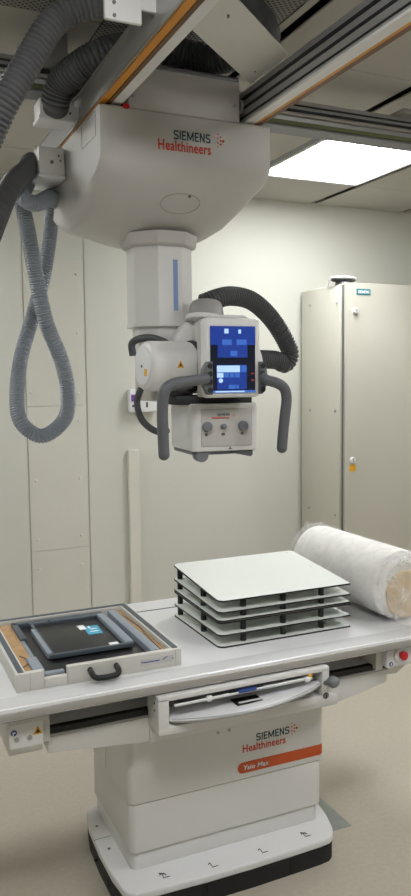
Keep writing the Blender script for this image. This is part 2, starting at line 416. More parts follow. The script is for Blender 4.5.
def bridge(name, label, xl, xr, y0, y1, mirror):
    t = empty(name, ((xl+xr)/2, (y0+y1)/2, 2.4), label, 'rail', 'bridge rails')
    G().box(xl, xr, y0, y1, 2.404, 2.495, .003).build('profile', 'alu', t)
    return t
t = bridge('bridge_rail', 'wide grey overhead rail with a bright orange strip, left of the two', .672, .738, -.6, 3.05, 0)
G().box(.674, .694, -.6, 3.04, 2.400, 2.405).build('orange_strip', 'orange', t)
G().box(.697, .709, -.6, 3.04, 2.400, 2.405).build('brown_strip', 'brown', t)
G().box(.709, .738, -.6, 3.04, 2.399, 2.405).build('flange', 'white', t)
g = G(); g.box(.669, .673, -.6, 3.05, 2.404, 2.412); g.box(.669, .673, -.6, 3.05, 2.487, 2.495); g.build('ridge', 'lipalu', t)
G().box(.664, .742, 3.05, 3.065, 2.396, 2.50, .003).build('end_cap', 'white2', t)
t = bridge('bridge_rail', 'grooved grey overhead rail with an orange strip, right of the two', 1.14, 1.205, -.6, 3.05, 1)
G().box(1.174, 1.187, -.6, 3.04, 2.400, 2.405).build('orange_strip', 'orange', t)
G().box(1.187, 1.205, -.6, 3.04, 2.400, 2.405).build('brown_strip', 'brown', t)
G().box(1.14, 1.1735, -.6, 3.04, 2.398, 2.405).build('flange', 'white', t)
g = G(); g.box(1.1375, 1.142, -.6, 3.05, 2.465, 2.475); g.box(1.1375, 1.142, -.6, 3.05, 2.438, 2.446); g.box(1.1375, 1.142, -.6, 3.05, 2.412, 2.417); g.build('groove', 'groove', t)
# tilted cover plate between rails
q = [Vector((.742, 1.70, 2.402)), Vector((.742, 1.53, 2.422)), Vector((1.136, 1.939, 2.497)), Vector((1.136, 2.166, 2.497))]
b = G(); vs = [b.bm.verts.new(p) for p in q]+[b.bm.verts.new(p+Vector((0, 0, .006))) for p in q]
for f in ((0, 1, 2, 3), (4, 5, 6, 7), (0, 1, 5, 4), (1, 2, 6, 5), (2, 3, 7, 6), (3, 0, 4, 7)): b.bm.faces.new([vs[i] for i in f])
o = b.build('cover_plate', 'cream', None, False); tag(o, 'flat beige diagonal plate fixed between the two orange striped rails', 'plate')
G().cyl((.80, 1.63, 2.417), (.80, 1.63, 2.411), .003, seg=12).build('screw', 'dalu', o)
G().cyl((1.09, 2.05, 2.489), (1.09, 2.05, 2.484), .003, seg=12).build('screw', 'dalu', o)
# bracket on rail one
g = G(); g.box(.546, .634, 1.742, 1.752, 2.413, 2.52, .001, 1); g.box(.60, .672, 1.750, 1.758, 2.45, 2.515)
o = g.build('rail_bracket', 'white', None, False); tag(o, 'small white angle bracket on the outer side of the left rail', 'bracket')
for p in ((.568, 2.422), (.568, 2.45)): G().cyl((p[0], 1.743, p[1]), (p[0], 1.738, p[1]), .004, seg=10).build('screw', 'dalu', o)

# ---------------------------------------------------------------- hose junction boxes
def jbox(label, x0, x1, y0, y1, z0, z1, cx):
    t = empty('hose_junction_box', ((x0+x1)/2, (y0+y1)/2, z0), label, 'junction box', 'hose junction boxes')
    G().box(x0, x1, y0, y1, z0+.012, z1, .003).build('box', 'white', t)
    G().box(x0-.004, x1+.002, y0-.003, y1+.004, z0, z0+.012, .002).build('bottom_plate', 'white2', t)
    return t
t = jbox('white hose box on the left rail, upper one', .546, .654, 2.42, 2.50, 2.398, 2.462, 0)
G().box(.65, .672, 2.43, 2.49, 2.41, 2.45).build('mount', 'white', t)
for p in ((.57, 2.425), (.64, 2.425)): G().cyl((p[0], 2.421, p[1]), (p[0], 2.417, p[1]), .004, seg=10).build('screw', 'dalu', t)
t = jbox('white square hose box screwed beside the housing, lower one', .579, .664, 2.60, 2.78, 2.272, 2.372, 0)
G().box(.66, .672, 2.62, 2.76, 2.28, 2.36, .002).build('mount', 'white', t)
G().cyl((.622, 2.601, 2.323), (.622, 2.595, 2.323), .006, seg=12).build('screw', 'dalu', t)
for p in ((.645, 2.345), (.650, 2.330)): G().cyl((p[0], 2.601, p[1]), (p[0], 2.596, p[1]), .003, seg=10).build('screw', 'dalu', t)

# ---------------------------------------------------------------- hoses
def hose(label, pts, r, pitch, m, amp=.12):
    o = G().corr(pts, r, pitch, amp).build('corrugated_hose', m); return tag(o, label, 'hose')
hose('large dark ribbed hose arching across the top left corner beside the left rail',
     [(.98, 1.30, 2.62), (.86, 1.52, 2.60), (0.632, 1.850, 2.532), (0.553, 1.880, 2.505), (0.486, 1.900, 2.472), (0.447, 1.900, 2.426), (0.414, 1.900, 2.369), (0.362, 1.900, 2.281), (0.326, 1.920, 2.208), (0.290, 1.960, 2.120), (0.255, 2.050, 2.017), (0.249, 2.200, 1.941),
      (0.291, 2.350, 1.895), (0.364, 2.450, 1.985), (0.421, 2.500, 2.108), (0.458, 2.540, 2.187), (0.496, 2.580, 2.249), (0.542, 2.630, 2.294), (.570, 2.68, 2.335), (.582, 2.69, 2.335)], .0345, .0125, 'hosed', .1)
hose('dark ribbed hose rising out of the upper hose box and crossing above the rails',
     [(.60, 2.45, 2.445), (0.594, 2.420, 2.448), (0.604, 2.380, 2.495), (0.645, 2.310, 2.528), (0.719, 2.270, 2.564), (0.873, 2.330, 2.623), (1.008, 2.330, 2.620), (1.08, 2.28, 2.60), (1.17, 2.16, 2.615), (1.087, 2.000, 2.591), (0.967, 1.900, 2.596), (.88, 1.75, 2.62), (.7, 1.6, 2.63)], .044, .0115, 'hosed', .09)
hose('pale blue grey ribbed hose hanging in a long twisted loop against the wall',
     [(0.559, 2.720, 2.268), (0.540, 2.700, 2.215), (0.553, 2.680, 2.106), (0.571, 2.660, 1.957), (0.601, 2.660, 1.804), (0.657, 2.680, 1.668), (0.681, 2.700, 1.552), (0.671, 2.730, 1.462), (0.597, 2.760, 1.406), (0.530, 2.790, 1.457), (0.524, 2.820, 1.553),
      (0.549, 2.850, 1.690), (0.599, 2.860, 1.843), (0.644, 2.860, 1.993), (0.668, 2.850, 2.136), (0.670, 2.820, 2.209), (0.674, 2.800, 2.247), (.668, 2.74, 2.24)], .0275, .0085, 'hosel', .1)
o = G().corr([(0.563, 2.720, 2.275), (0.530, 2.660, 2.235), (0.540, 2.620, 2.195), (0.585, 2.660, 2.200), (0.641, 2.720, 2.238), (.668, 2.76, 2.235)], .0275, .009, .1).build('corrugated_hose', 'hosel')
tag(o, 'short curved grey ribbed hose under the lower hose box entering the housing', 'hose')

# ---------------------------------------------------------------- ceiling x-ray unit
U = empty('ceiling_xray_unit', (.957, 2.5, 2.39), 'white ceiling hung x-ray tube unit with a blue touch screen and two grip handles', 'x-ray unit')
def house():
    g = G(); b = g.bm
    prof = [(2.205, 2.392), (2.200, 2.386), (2.200, 2.32), (2.200, 2.262), (2.212, 2.236), (2.245, 2.212), (2.345, 2.180), (2.50, 2.148), (2.66, 2.130), (2.75, 2.134), (2.815, 2.160), (2.845, 2.20), (2.85, 2.27), (2.85, 2.392)]
    cx = .948; hw = .278; N = 28; cols = []
    for i in range(N+1):
        t = -1+2*i/N; s = math.copysign(abs(t)**.75, t); x = cx+hw*s; col = []
        edge = max(0, (abs(s)-.9)/.1)
        for y, z in prof:
            low = max(0, min(1, (2.25-z)/.1)); dip = .095*low*(1-abs(s)**2.2)*max(0, 1-((y-2.47)/.36)**2)
            zz = z-dip+.022*low*edge**2; yy = y+(.006*edge**2 if y < 2.3 else 0)
            col.append(b.verts.new((x, yy, zz)))
        cols.append(col)
    n = len(prof)
    for a, c in zip(cols, cols[1:]):
        for k in range(n-1): b.faces.new((a[k], a[k+1], c[k+1], c[k]))
        b.faces.new((a[n-1], a[0], c[0], c[n-1]))
    b.faces.new(cols[0]); b.faces.new(cols[-1][::-1])
    return g
hs = house().build('housing', 'housing', U)
g = G(); g.box(.757, 1.118, 2.204, 2.26, 2.39, 2.512, .003); g.build('upper_panel', 'housing', hs)
g = G(); g.box(.757, 1.118, 2.207, 2.24, 2.512, 2.526, .002); g.build('top_lip', 'dalu', hs)
g = G(); g.box(.745, 1.125, 2.32, 2.82, 2.40, 2.50, .004); g.build('inner_chassis', 'groove', hs)
for x, z in ((.77, 2.425), (1.10, 2.44)): G().cyl((x, 2.205, z), (x, 2.202, z), .005, seg=14).build('screw', 'alu', hs)
G().cyl((1.128, 2.235, 2.45), (1.139, 2.235, 2.45), .022, seg=20, bev=.003).build('roller', 'greyin', hs)
g = G(); patch(g, (.748, 2.2, 2.392), .022, .016, shape='ellipse'); g.build('red_mark', 'redbtn', hs, False)
logo(hs, (.955, 2.1995, 2.3295), .118, .0245, (.931, 2.1995, 2.297), .172, .031, (1.043, 2.1995, 2.328), .026)
# oval cover outline on the sloped underside
from mathutils.bvhtree import BVHTree
hb = BVHTree.FromPolygons([v.co+Vector((.957, 2.5, 2.39)) for v in hs.data.vertices], [p.vertices[:] for p in hs.data.polygons])
nrm = Vector((0, -.60, -.80)).normalized(); tv = Vector((0, .80, -.60)).normalized(); oc = Vector((.955, 2.30, 2.155))
def onhull(a, b):
    h = hb.ray_cast(oc+Vector((1, 0, 0))*a+tv*b+nrm*.3, -nrm)[0]; return h+nrm*.0006
ring = [onhull(.066*math.cos(2*PI*k/48), .042*math.sin(2*PI*k/48)) for k in range(49)]
G().sweep(ring, lambda i: .0010, 6, caps=False).build('oval_cover_seam', 'seam', hs)
p = onhull(.02, -.033); G().cyl(p-nrm*.003, p+nrm*.002, .005, seg=12).build('oval_cover_screw', 'dalu', hs)
g = G()
hp = [(.6695, 2.394, 2.392), (.6695, 2.242, 2.376), (.6695, 2.258, 2.316), (.6695, 2.39, 2.317)]
hp = [(.6697, y, z) for _, y, z in [(0, 2.40, 2.385), (0, 2.40, 2.315), (0, 2.25, 2.315), (0, 2.25, 2.385)]]
for a, c in zip(hp, hp[1:]+hp[:1]): g.sweep([Vector(a), Vector(c)], lambda i: .0010, 6)
g.build('hatch_seam', 'seam', hs)

def octo(g, a, z0, z1, a2=None, c=(.957, 2.5), mtx=None, bev=.0015):
    R_ = a/math.cos(PI/8); k2 = (a2 or a)/a
    b = bmesh.new(); lo = []; hi = []
    for i in range(8):
        t = PI/8+i*PI/4
        lo.append(b.verts.new((c[0]+R_*math.cos(t), c[1]+R_*math.sin(t), z0))); hi.append(b.verts.new((c[0]+R_*k2*math.cos(t), c[1]+R_*k2*math.sin(t), z1)))
    b.faces.new(lo[::-1]); b.faces.new(hi)
    for i in range(8): b.faces.new((lo[i], lo[(i+1) % 8], hi[(i+1) % 8], hi[i]))
    if bev: bmesh.ops.bevel(b, geom=b.edges[:], offset=bev, segments=2, affect='EDGES')
    return g._merge(b, mtx)
g = G(); octo(g, .112, 2.040, 2.046, .117); octo(g, .117, 2.046, 2.085, .122)
g.build('column_collar', 'housing', U)
cs = octo(G(), .1025, 1.785, 2.06).build('column_stage', 'white', U)
octo(G(), .105, 1.778, 1.79).build('stage_rim', 'white', cs)
g = G(); patch(g, (.975, 2.3975, 1.913), .016, .165); g.build('blue_stripe', 'bluestrip', cs, False)
octo(G(), .088, 1.70, 1.785).build('lower_stage', 'white', U)
# arm block under column
G().box(.885, 1.04, 2.40, 2.58, 1.53, 1.71, .02, 4).build('support_arm', 'housing', U)

RT = Matrix.Translation((1.06, 2.2, 0)) @ Matrix.Rotation(math.radians(-5), 4, 'Z') @ Matrix.Translation((-1.06, -2.2, 0))
# tube housing
RC = Matrix.Translation((1.0, 2.33, 0)) @ Matrix.Rotation(math.radians(5), 4, 'Z') @ Matrix.Translation((-1.0, -2.33, 0))
th = G().cyl((.826, 2.33, 1.645), (.995, 2.33, 1.645), .080, seg=56, bev=.018, mtx=RC).build('tube_housing', 'white', U)
G().cyl((.828, 2.33, 1.645), (.822, 2.33, 1.645), .060, seg=48, bev=.003, mtx=RC).build('end_cover', 'white2', th)
G().cyl((.823, 2.33, 1.645), (.820, 2.33, 1.645), .005, seg=12, mtx=RC).build('screw', 'dalu', th)
g = G(); patch(g, (.822, 2.302, 1.625), .018, .022, ((0, -1, 0), (0, 0, 1)), mtx=RC); g.build('yellow_label', 'yellow', th, False)
g = G(); patch(g, (.918, 2.2505, 1.650), .024, .022, shape='tri', mtx=RC); g.build('warning_triangle', 'yellow', th, False)
g = G(); patch(g, (.918, 2.2492, 1.649), .009, .009, shape='tri', mtx=RC); g.build('warning_symbol', 'ink', th, False)
G().cyl((.992, 2.33, 1.645), (1.003, 2.33, 1.645), .0835, seg=56, bev=.002, mtx=RC).build('dark_joint_ring', 'groove', U)
# central head body with arched left shoulder
out = [(.965, 1.555), (.940, 1.60), (.932, 1.69), (.940, 1.74), (.960, 1.772), (.985, 1.793), (1.02, 1.806), (1.06, 1.808), (1.135, 1.803), (1.152, 1.78), (1.155, 1.555)]
bd = G().prism(out, lambda a, b, t: (a, t, b), 2.345, 2.48, .016, 4, mtx=RT).build('head_body', 'white', U)
G().prism([(.998, 1.556), (.998, 1.775), (1.008, 1.795), (1.03, 1.804), (1.14, 1.804), (1.156, 1.785), (1.156, 1.556)], lambda a, b, t: (a, t, b), 2.216, 2.35, .008, 3, mtx=RT).build('head_front_body', 'white', U)
g = G(); g.prism([(1.0, 1.553), (1.0, 1.792), (1.002, 1.792), (1.002, 1.553)], lambda a, b, t: (a, t, b), 2.2145, 2.216, mtx=RT); g.build('body_seam', 'seam', bd, False)
G().cyl((1.03, 2.37, 1.645), (1.235, 2.37, 1.645), .076, seg=48, bev=.018, mtx=RT).build('rear_tube_end', 'white', U)
g = G(); patch(g, (1.205, 2.296, 1.66), .012, .02, mtx=RT); g.build('yellow_label', 'yellow', U, False)
# dome connector for the hose
g = G(); g.cyl((1.045, 2.34, 1.79), (1.052, 2.35, 1.858), .064, .05, seg=36, bev=.014, mtx=RT); g.build('hose_dome', 'dome', U)
g = G(); g.cyl((1.04, 2.335, 1.79), (1.042, 2.337, 1.806), .067, .065, seg=36, bev=.003, mtx=RT); g.build('dome_ring', 'white', U)
# display
dp = G().box(.966, 1.150, 2.13, 2.175, 1.545, 1.787, .014, 4, mtx=RT).build('display_panel', 'white', U)
G().prism([(.972, 1.547), (.972, 1.78), (1.0, 1.795), (1.12, 1.795), (1.146, 1.78), (1.146, 1.547)], lambda a, b, t: (a, t, b), 2.17, 2.222, .004, 2, mtx=RT).build('display_back', 'housing', dp)
sc = G().box(.984, 1.131, 2.1275, 2.132, 1.560, 1.762, .001, 1, mtx=RT).build('screen', 'scrdark', dp, False)
def S(nm, m, u0, u1, v0, v1, sub=.0):
    x0 = .984+.147*u0; x1 = .984+.147*u1; z1 = 1.762-.202*v0; z0 = 1.762-.202*v1
    G().box(x0, x1, 2.1268-sub, 2.128, z0, z1, mtx=RT).build(nm, m, dp, False)
S('screen_header', 'scrblue', 0, 1, 0, .145); S('screen_panel', 'scrblue', .16, .82, .14, .47, .0002); S('screen_sidebar', 'scrblue', 0, .16, .14, .28); S('screen_sidebar', 'scrblue', .82, 1, .14, .28)
for r in ((.31, .40, .04, .11), (.62, .68, .05, .11)): S('screen_icon', 'scrlight', *r, .0004)
for r in ((.26, .47, .20, .28), (.58, .80, .20, .28), (.44, .59, .37, .445)): S('screen_button', 'scrmid', *r, .0005)
g = G(); patch(g, (.984+.147*.52, 2.1264, 1.762-.202*.32), .026, .011, ((-1, 0, 0), (0, 0, -1)), t=-.0005, shape='tri', mtx=RT); g.build('screen_arrow', 'scrmid', dp, False)
S('screen_field', 'scrlight', .14, .65, .59, .69, .0004); S('screen_button', 'scrmid', .67, .80, .59, .69, .0004)
S('screen_button', 'scrlight', .14, .28, .70, .77, .0004)
for u in (.30, .42, .54): S('screen_button', 'scrmid', u, u+.10, .70, .77, .0004)
S('screen_panel', 'scrblue', .14, .80, .58, .95, .0001)
S('screen_button', 'scrmid', .40, .55, .88, .94, .0004); S('screen_button', 'scrmid', .57, .62, .88, .94, .0004)
g = G(); patch(g, (.984+.147*.22, 2.1264, 1.762-.202*.815), .014, .014, shape='ellipse', mtx=RT); g.build('screen_icon', 'scrlight', dp, False)
S('screen_taskbar', 'scrmid', .0, 1, .965, 1, .0004)
S('screen_field', 'scrlight', .10, .75, .972, .993, .0006)
for u in (.93,): 
    S('screen_icon', 'red', u-.02, u+.03, .70, .72, .0004); S('screen_icon', 'red', u-.02, u+.03, .80, .82, .0004)
# handles
def handle(side):
    s = side; g = G()
    if s < 0: pts = [(.957, 2.115, 1.604), (0.895, 2.100, 1.597), (0.845, 2.085, 1.592), (0.814, 2.080, 1.578), (0.802, 2.080, 1.550), (0.799, 2.080, 1.501), (0.800, 2.080, 1.443), (0.802, 2.080, 1.385)]
    else: pts = [(1.145, 2.115, 1.608), (1.153, 2.100, 1.598), (1.180, 2.085, 1.588), (1.202, 2.080, 1.572), (1.211, 2.080, 1.541), (1.205, 2.080, 1.489), (1.198, 2.080, 1.433), (1.194, 2.080, 1.387)]
    p = catmull(pts, 8); g.sweep([Vector(q) for q in p], lambda i: .0165, 18)
    g.sphere(p[-1], .0165); 
    h = g.build('handle', 'handle', U)
    x0, x1 = (.942, .977) if s < 0 else (1.136, 1.166)
    o = [(x1, 1.555), (x1, 1.655), (x1-.018, 1.655), (x0+.004, 1.635), (x0-.004, 1.605), (x0+.004, 1.58), (x1-.018, 1.555)] if s < 0 else \
        [(x0, 1.555), (x0, 1.655), (x0+.012, 1.655), (x1-.006, 1.635), (x1, 1.605), (x1-.006, 1.58), (x0+.012, 1.555)]
    pad = G().prism(o, lambda a, b, t: (a, t, b), 2.112, 2.135, .004, 2).build('grip_pad', 'handle', h)
    for z in (1.642, 1.618, 1.594, 1.569):
        xx = x1-.010 if s < 0 else x0+.010
        G().cyl((xx, 2.113, z), (xx, 2.1095, z), .0085, seg=18, bev=.001).build('pad_button', 'groove', h)
handle(-1); handle(1)
# collimator
G().box(.905, 1.165, 2.235, 2.44, 1.522, 1.55, .004, mtx=RT).build('rotation_collar', 'groove', U)
cm = G().prism([(.950, 2.215), (.962, 2.205), (1.165, 2.205), (1.172, 2.212), (1.172, 2.44), (.950, 2.44)], lambda a, b, t: (a, b, t), 1.374, 1.525, .006, 3, mtx=RT).build('collimator', 'white', U)
G().box(.978, 1.150, 2.2025, 2.206, 1.390, 1.508, .003, 2, mtx=RT).build('front_plate', 'housing', cm)
for x, r in ((.996, .0165), (1.051, .009), (1.117, .0165)):
    G().cyl((x, 2.204, 1.452), (x, 2.186, 1.454), r, r*.92, seg=28, bev=.003, mtx=RT).build('knob' if r > .01 else 'light_button', 'knob', cm)
strokes('logo_text', 'SIEMENS', (1.052, 2.2015, 1.4905), .042, .0075, 'teal', cm, mtx=RT)
text('logo_text', 'Healthineers', (1.042, 2.2015, 1.4815), .058, .0075, 'red', cm, bold=.02, mtx=RT)
dots('logo_dots', (1.085, 2.2015, 1.487), .008, cm, mtx=RT)
g = G()
for x in (.992, .996, 1.047, 1.051, 1.055, 1.112, 1.118): patch(g, (x, 2.2018, 1.428), .0022, .008, mtx=RT)
patch(g, (.994, 2.2018, 1.428), .007, .0018, mtx=RT); patch(g, (1.051, 2.2018, 1.430), .010, .0018, mtx=RT); patch(g, (1.115, 2.2018, 1.431), .009, .0018, mtx=RT)
patch(g, (1.075, 2.2045, 1.384), .002, .009, mtx=RT); patch(g, (1.075, 2.2045, 1.381), .014, .0015, mtx=RT)
g.build('control_symbols', 'ink', cm, False)
G().box(.956, 1.10, 2.225, 2.43, 1.362, 1.376, .003, mtx=RT).build('rail_ledge', 'knob', cm)
G().prism([(1.085, 1.376), (1.158, 1.376), (1.158, 1.357), (1.15, 1.352), (1.085, 1.366)], lambda a, b, t: (a, t, b), 2.215, 2.43, .002, 2, mtx=RT).build('rail_ledge', 'handle', cm)
g = G(); g.cyl((.985, 2.215, 1.362), (.985, 2.255, 1.362), .022, seg=28, bev=.004, mtx=RT); g.build('swivel_knob', 'knob', cm)
# hoses of the head
G().corr([(1.053, 2.35, 1.85), (1.099, 2.350, 1.867), (1.168, 2.370, 1.881), (1.260, 2.400, 1.870), (1.342, 2.420, 1.819), (1.404, 2.430, 1.747), (1.429, 2.430, 1.690), (1.408, 2.430, 1.654), (1.362, 2.420, 1.668), (1.25, 2.39, 1.67)], .033, .0105, .1).build('head_hose', 'hosek', U)
G().corr([(0.834, 2.360, 1.576), (0.820, 2.360, 1.532), (0.832, 2.360, 1.480), (0.866, 2.370, 1.446), (0.905, 2.380, 1.430), (0.937, 2.390, 1.435)], .0115, .005, .12, 14).build('small_cable', 'hosek', U)
G().tube([(0.840, 2.450, 1.682), (0.837, 2.450, 1.721), (0.855, 2.430, 1.737), (0.897, 2.420, 1.740), (0.939, 2.400, 1.723), (0.967, 2.400, 1.694)], .012, 16).build('power_cable', 'hosek', U)

# ---------------------------------------------------------------- x-ray table
T = empty('xray_table', (1.05, 2.4, 0), 'white patient x-ray table on one pedestal with an orange band', 'table')
ZT = .735
tp = G().box(-.35, 1.95, 2.02, 2.81, .700, ZT, .004).build('tabletop', 'topwhite', T)
G().box(-.352, 1.952, 2.685, 2.692, ZT-.002, ZT+.0012).build('rear_groove', 'dalu', tp, False)
# front accessory rail with sloping nose
G().prism([(2.055, ZT), (2.030, ZT-.001), (2.018, ZT-.010), (2.012, ZT-.027), (2.020, ZT-.030), (2.045, ZT-.030), (2.055, ZT-.02)], lambda a, b, t: (t, a, b), -.352, 1.952, .001, 1).build('front_edge_rail', 'lipalu', T)
G().box(-.34, 1.94, 2.035, 2.06, .694, .708).build('rail_channel', 'groove', T)
G().box(-.351, 1.951, 2.030, 2.098, ZT-.004, ZT+.0012, .0008, 1).build('front_rail_top', 'railtop', T)
# under structure
fl = [(.442, .612), (.442, .556), (.72, .530), (1.40, .522), (1.612, .560), (1.612, .605)]
um = G().prism(fl, lambda a, b, t: (a, t, b), 2.09, 2.66, .006, 2).build('table_carriage', 'white', T)
G().box(.442, 1.612, 2.088, 2.11, .614, .632, .001, 1).build('black_edge_strip', 'black', um)
G().box(.442, 1.612, 2.085, 2.112, .606, .614, .001, 1).build('beige_edge_strip', 'dome', um)
G().box(.46, 1.60, 2.11, 2.64, .618, .631).build('shelf_plate', 'white2', um)
G().box(.46, 1.60, 2.26, 2.28, .632, .698).build('rear_channel', 'greyin', um)  # brought forward in pale grey to bounce light onto the shelf
# left end block
lb = G().prism([(2.06, .688), (2.06, .605), (2.075, .580), (2.24, .580), (2.24, .688)], lambda a, b, t: (t, a, b), .332, .425, .003, 2).build('end_block', 'white', T)
G().box(.334, .436, 2.055, 2.22, .672, .690, .002).build('block_cap', 'cream', lb)
G().box(.42, .447, 2.075, 2.24, .600, .690, .003).build('block_web', 'cream', lb)
g = G(); patch(g, (.345, 2.06, .650), .017, .017, shape='ellipse'); g.build('blue_round_label', 'blueink', lb, False)
g = G(); patch(g, (.345, 2.0588, .651), .008, .004); patch(g, (.343, 2.0588, .647), .003, .008); g.build('label_symbol', 'whiteink', lb, False)
g = G(); patch(g, (.410, 2.06, .647), .026, .024, shape='tri'); g.build('warning_triangle', 'yellow', lb, False)
g = G(); patch(g, (.410, 2.0588, .6455), .013, .012, shape='tri'); g.build('warning_symbol', 'ink', lb, False)
for x, z in ((.352, .630), (.388, .630)):
    G().cyl((x, 2.061, z), (x, 2.057, z), .0065, seg=16).build('bolt', 'alu', lb)
# right emergency stop
eb = G().box(1.575, 1.705, 2.045, 2.15, .630, .700, .006, 3).build('emergency_switch', 'white2', T)
G().box(1.55, 1.578, 2.07, 2.20, .618, .695, .002).build('switch_bracket', 'cream', eb)
g = G(); g.cyl((1.632, 2.05, .670), (1.632, 2.036, .670), .030, seg=32, bev=.004); g.build('button_guard', 'white2', eb)
g = G(); g.cyl((1.632, 2.04, .670), (1.632, 2.021, .670), .013, .0155, seg=28, bev=.004); g.build('red_button', 'redbtn', eb)
g = G(); patch(g, (1.592, 2.045, .642), .015, .015, shape='ellipse'); g.build('blue_round_label', 'blueink', eb, False)
g = G(); patch(g, (1.592, 2.0438, .642), .004, .008); g.build('label_symbol', 'whiteink', eb, False)
G().prism([(1.60, .628), (1.60, .585), (1.66, .580), (1.74, .628)], lambda a, b, t: (a, t, b), 2.10, 2.24, .002, 1).build('right_end_bracket', 'white', T)
# pedestal: three stacked covers
def tier(nm, x0, x1, y0, y1, z0, z1, r=.035):
    pts = []
    for cx, cy, a0 in ((x1-r, y1-r, 0), (x0+r, y1-r, 90), (x0+r, y0+r, 180), (x1-r, y0+r, 270)):
        for k in range(9):
            a = math.radians(a0+k*90/8); pts.append((cx+r*math.cos(a), cy+r*math.sin(a)))
    return G().prism(pts, lambda a, b, t: (a, b, t), z0, z1, .0025, 2)
t1 = tier('x', .700, 1.401, 2.155, 2.58, .303, .545, .022).build('pedestal_cover', 'white', T)
tier('x', .702, 1.393, 2.158, 2.575, .145, .300, .022).build('pedestal_cover', 'white', T)
tier('x', .708, 1.383, 2.166, 2.565, .08, .142, .022).build('pedestal_cover', 'white', T)
tier('x', .712, 1.370, 2.172, 2.56, .10, .50, .02).build('pedestal_core', 'seam', T)
g = G()
g.box(.6993, .7005, 2.40, 2.4015, .31, .50)
g.build('side_seam', 'seam', T, False)
logo(t1, (1.2, 2.1548, .4345), .122, .023, (1.168, 2.1548, .4045), .160, .026, (1.275, 2.1548, .436), .026)
F1 = (1.2, 2.155, .341)
g = G(); patch(g, (1.225, 2.1545, .3405), .311, .036, shape='round', t=.001)
ci = [(1.379+.0228*math.sin(a), 2.177-.0228*math.cos(a)) for a in [PI/2*k/8 for k in range(9)]]; ci2 = [(1.379+.020*math.sin(a), 2.177-.020*math.cos(a)) for a in [PI/2*k/8 for k in range(8, -1, -1)]]
g.prism(ci+ci2, lambda a, b, t: (a, b, t), .3225, .3585)
g.build('orange_band', 'orangebar', t1, False)
text('band_text', 'Ysio Max', (1.137, 2.1532, .3405), .095, .0165, 'whiteink', t1, bold=.025, shear=.15, thick=.0004)
for x in (1.0, 1.04): G().cyl((x, 2.156, .478), (x, 2.152, .478), .005, seg=14).build('screw', 'alu', t1)
# foot
ft = [(.70, 2.58), (.672, 2.56), (.665, 2.53), (.652, 2.46), (.645, 2.32), (.646, 2.18), (.655, 2.10), (.664, 2.075), (.684, 2.062), (.757, 2.056), (.91, 2.050), (1.06, 2.048), (1.21, 2.051), (1.323, 2.055), (1.362, 2.060), (1.384, 2.075),
      (1.402, 2.105), (1.425, 2.18), (1.438, 2.25), (1.443, 2.40), (1.438, 2.52), (1.42, 2.58), (1.38, 2.60), (.74, 2.60)]
G().prism(ft, lambda a, b, t: (a, b, t), .060, .086, .006, 3).build('foot_cover', 'white2', T)
c0 = Vector((1.04, 2.36)); ins = [(c0.x+(x-c0.x)*.965, c0.y+(y-c0.y)*.95) for x, y in ft]
G().prism(ins, lambda a, b, t: (a, b, t), .004, .062).build('foot_base', 'groove', T)
def kick(i0, i1, m, gap=.002):
    p = [Vector(ft[k]) for k in range(i0, i1+1)]; c = Vector((1.04, 2.36))
    p[0] = p[0].lerp(p[1], gap/(p[1]-p[0]).length); p[-1] = p[-1].lerp(p[-2], gap/(p[-1]-p[-2]).length)
    o_ = [c+(q-c)*.992 for q in p]; n_ = [c+(q-c)*.96 for q in p]
    G().prism([tuple(q) for q in o_+n_[::-1]], lambda a, b, t: (a, b, t), 0, .059).build('kick_plate', m, T)
kick(8, 10, 'blackr'); kick(10, 12, 'blackr'); kick(12, 15, 'blackr'); kick(15, 20, 'blackr'); kick(4, 8, 'groove'); kick(1, 4, 'groove')
for y in (2.36, 2.22): G().cyl((.655, y, .032), (.641, y, .032), .010, seg=16, bev=.002).build('kick_bumper', 'black', T)
G().box(.646, .705, 2.375, 2.377, .0845, .0868).build('foot_seam', 'seam', T, False)
for y in (2.45, 2.31): G().cyl((.678, y, .085), (.678, y, .0875), .005, seg=14).build('foot_screw', 'dalu', T)
UPF = ((1, 0, 0), (0, 1, 0))
for x, y, k in ((.786, 2.106, 2), (.943, 2.09, 0), (1.119, 2.088, 0), (1.29, 2.105, 2)):
    g = G(); Z6 = .0860
    patch(g, (x+.008, y-.010, Z6), .022, .0022, UPF); patch(g, (x, y+.004, Z6), .0022, .018, UPF, t=.0014); patch(g, (x-.004, y+.010, Z6), .010, .0025, UPF, rot=.7, t=.0016)
    if k: patch(g, (x, y+.012, Z6), .016, .0022, UPF, rot=-.6, t=.0018); patch(g, (x+.008, y+.006, Z6), .0025, .012, UPF, rot=.5, t=.002)
    g.build('foot_symbol', 'ink', T, False)

# bucky drawer at the front
B = G(); x0, x1, y0, y1, z0, z1 = .742, 1.318, 2.0, 2.095, .582, .697
for a in ((x0, x1, y0, y1, z0, .606), (x0, x1, y0, y1, .682, z1), (x0, .775, y0, y1, .60, .69), (1.292, x1, y0, y1, .60, .69)): B.box(*a, .003, 2)
bk = B.build('cassette_drawer', 'white', T)
G().prism([(.745, .582), (1.318, .582), (1.40, .560), (1.40, .528), (.745, .532)], lambda a, b, t: (a, t, b), 2.075, 2.095, .002).build('drawer_apron', 'white', bk)
G().box(.775, 1.292, 2.085, 2.10, .60, .684).build('drawer_back', 'darkin', bk, False)
G().box(.79, 1.28, 2.03, 2.09, .606, .612).build('drawer_floor', 'greyin', bk, False)
arc = [(.778, 2.09), (.778, 2.012)]
for k in range(17):
    t = k/16; arc.append((.785+.50*t, 2.005-.062*math.sin(PI*t)**.8))
arc += [(1.290, 2.012), (1.290, 2.09)]
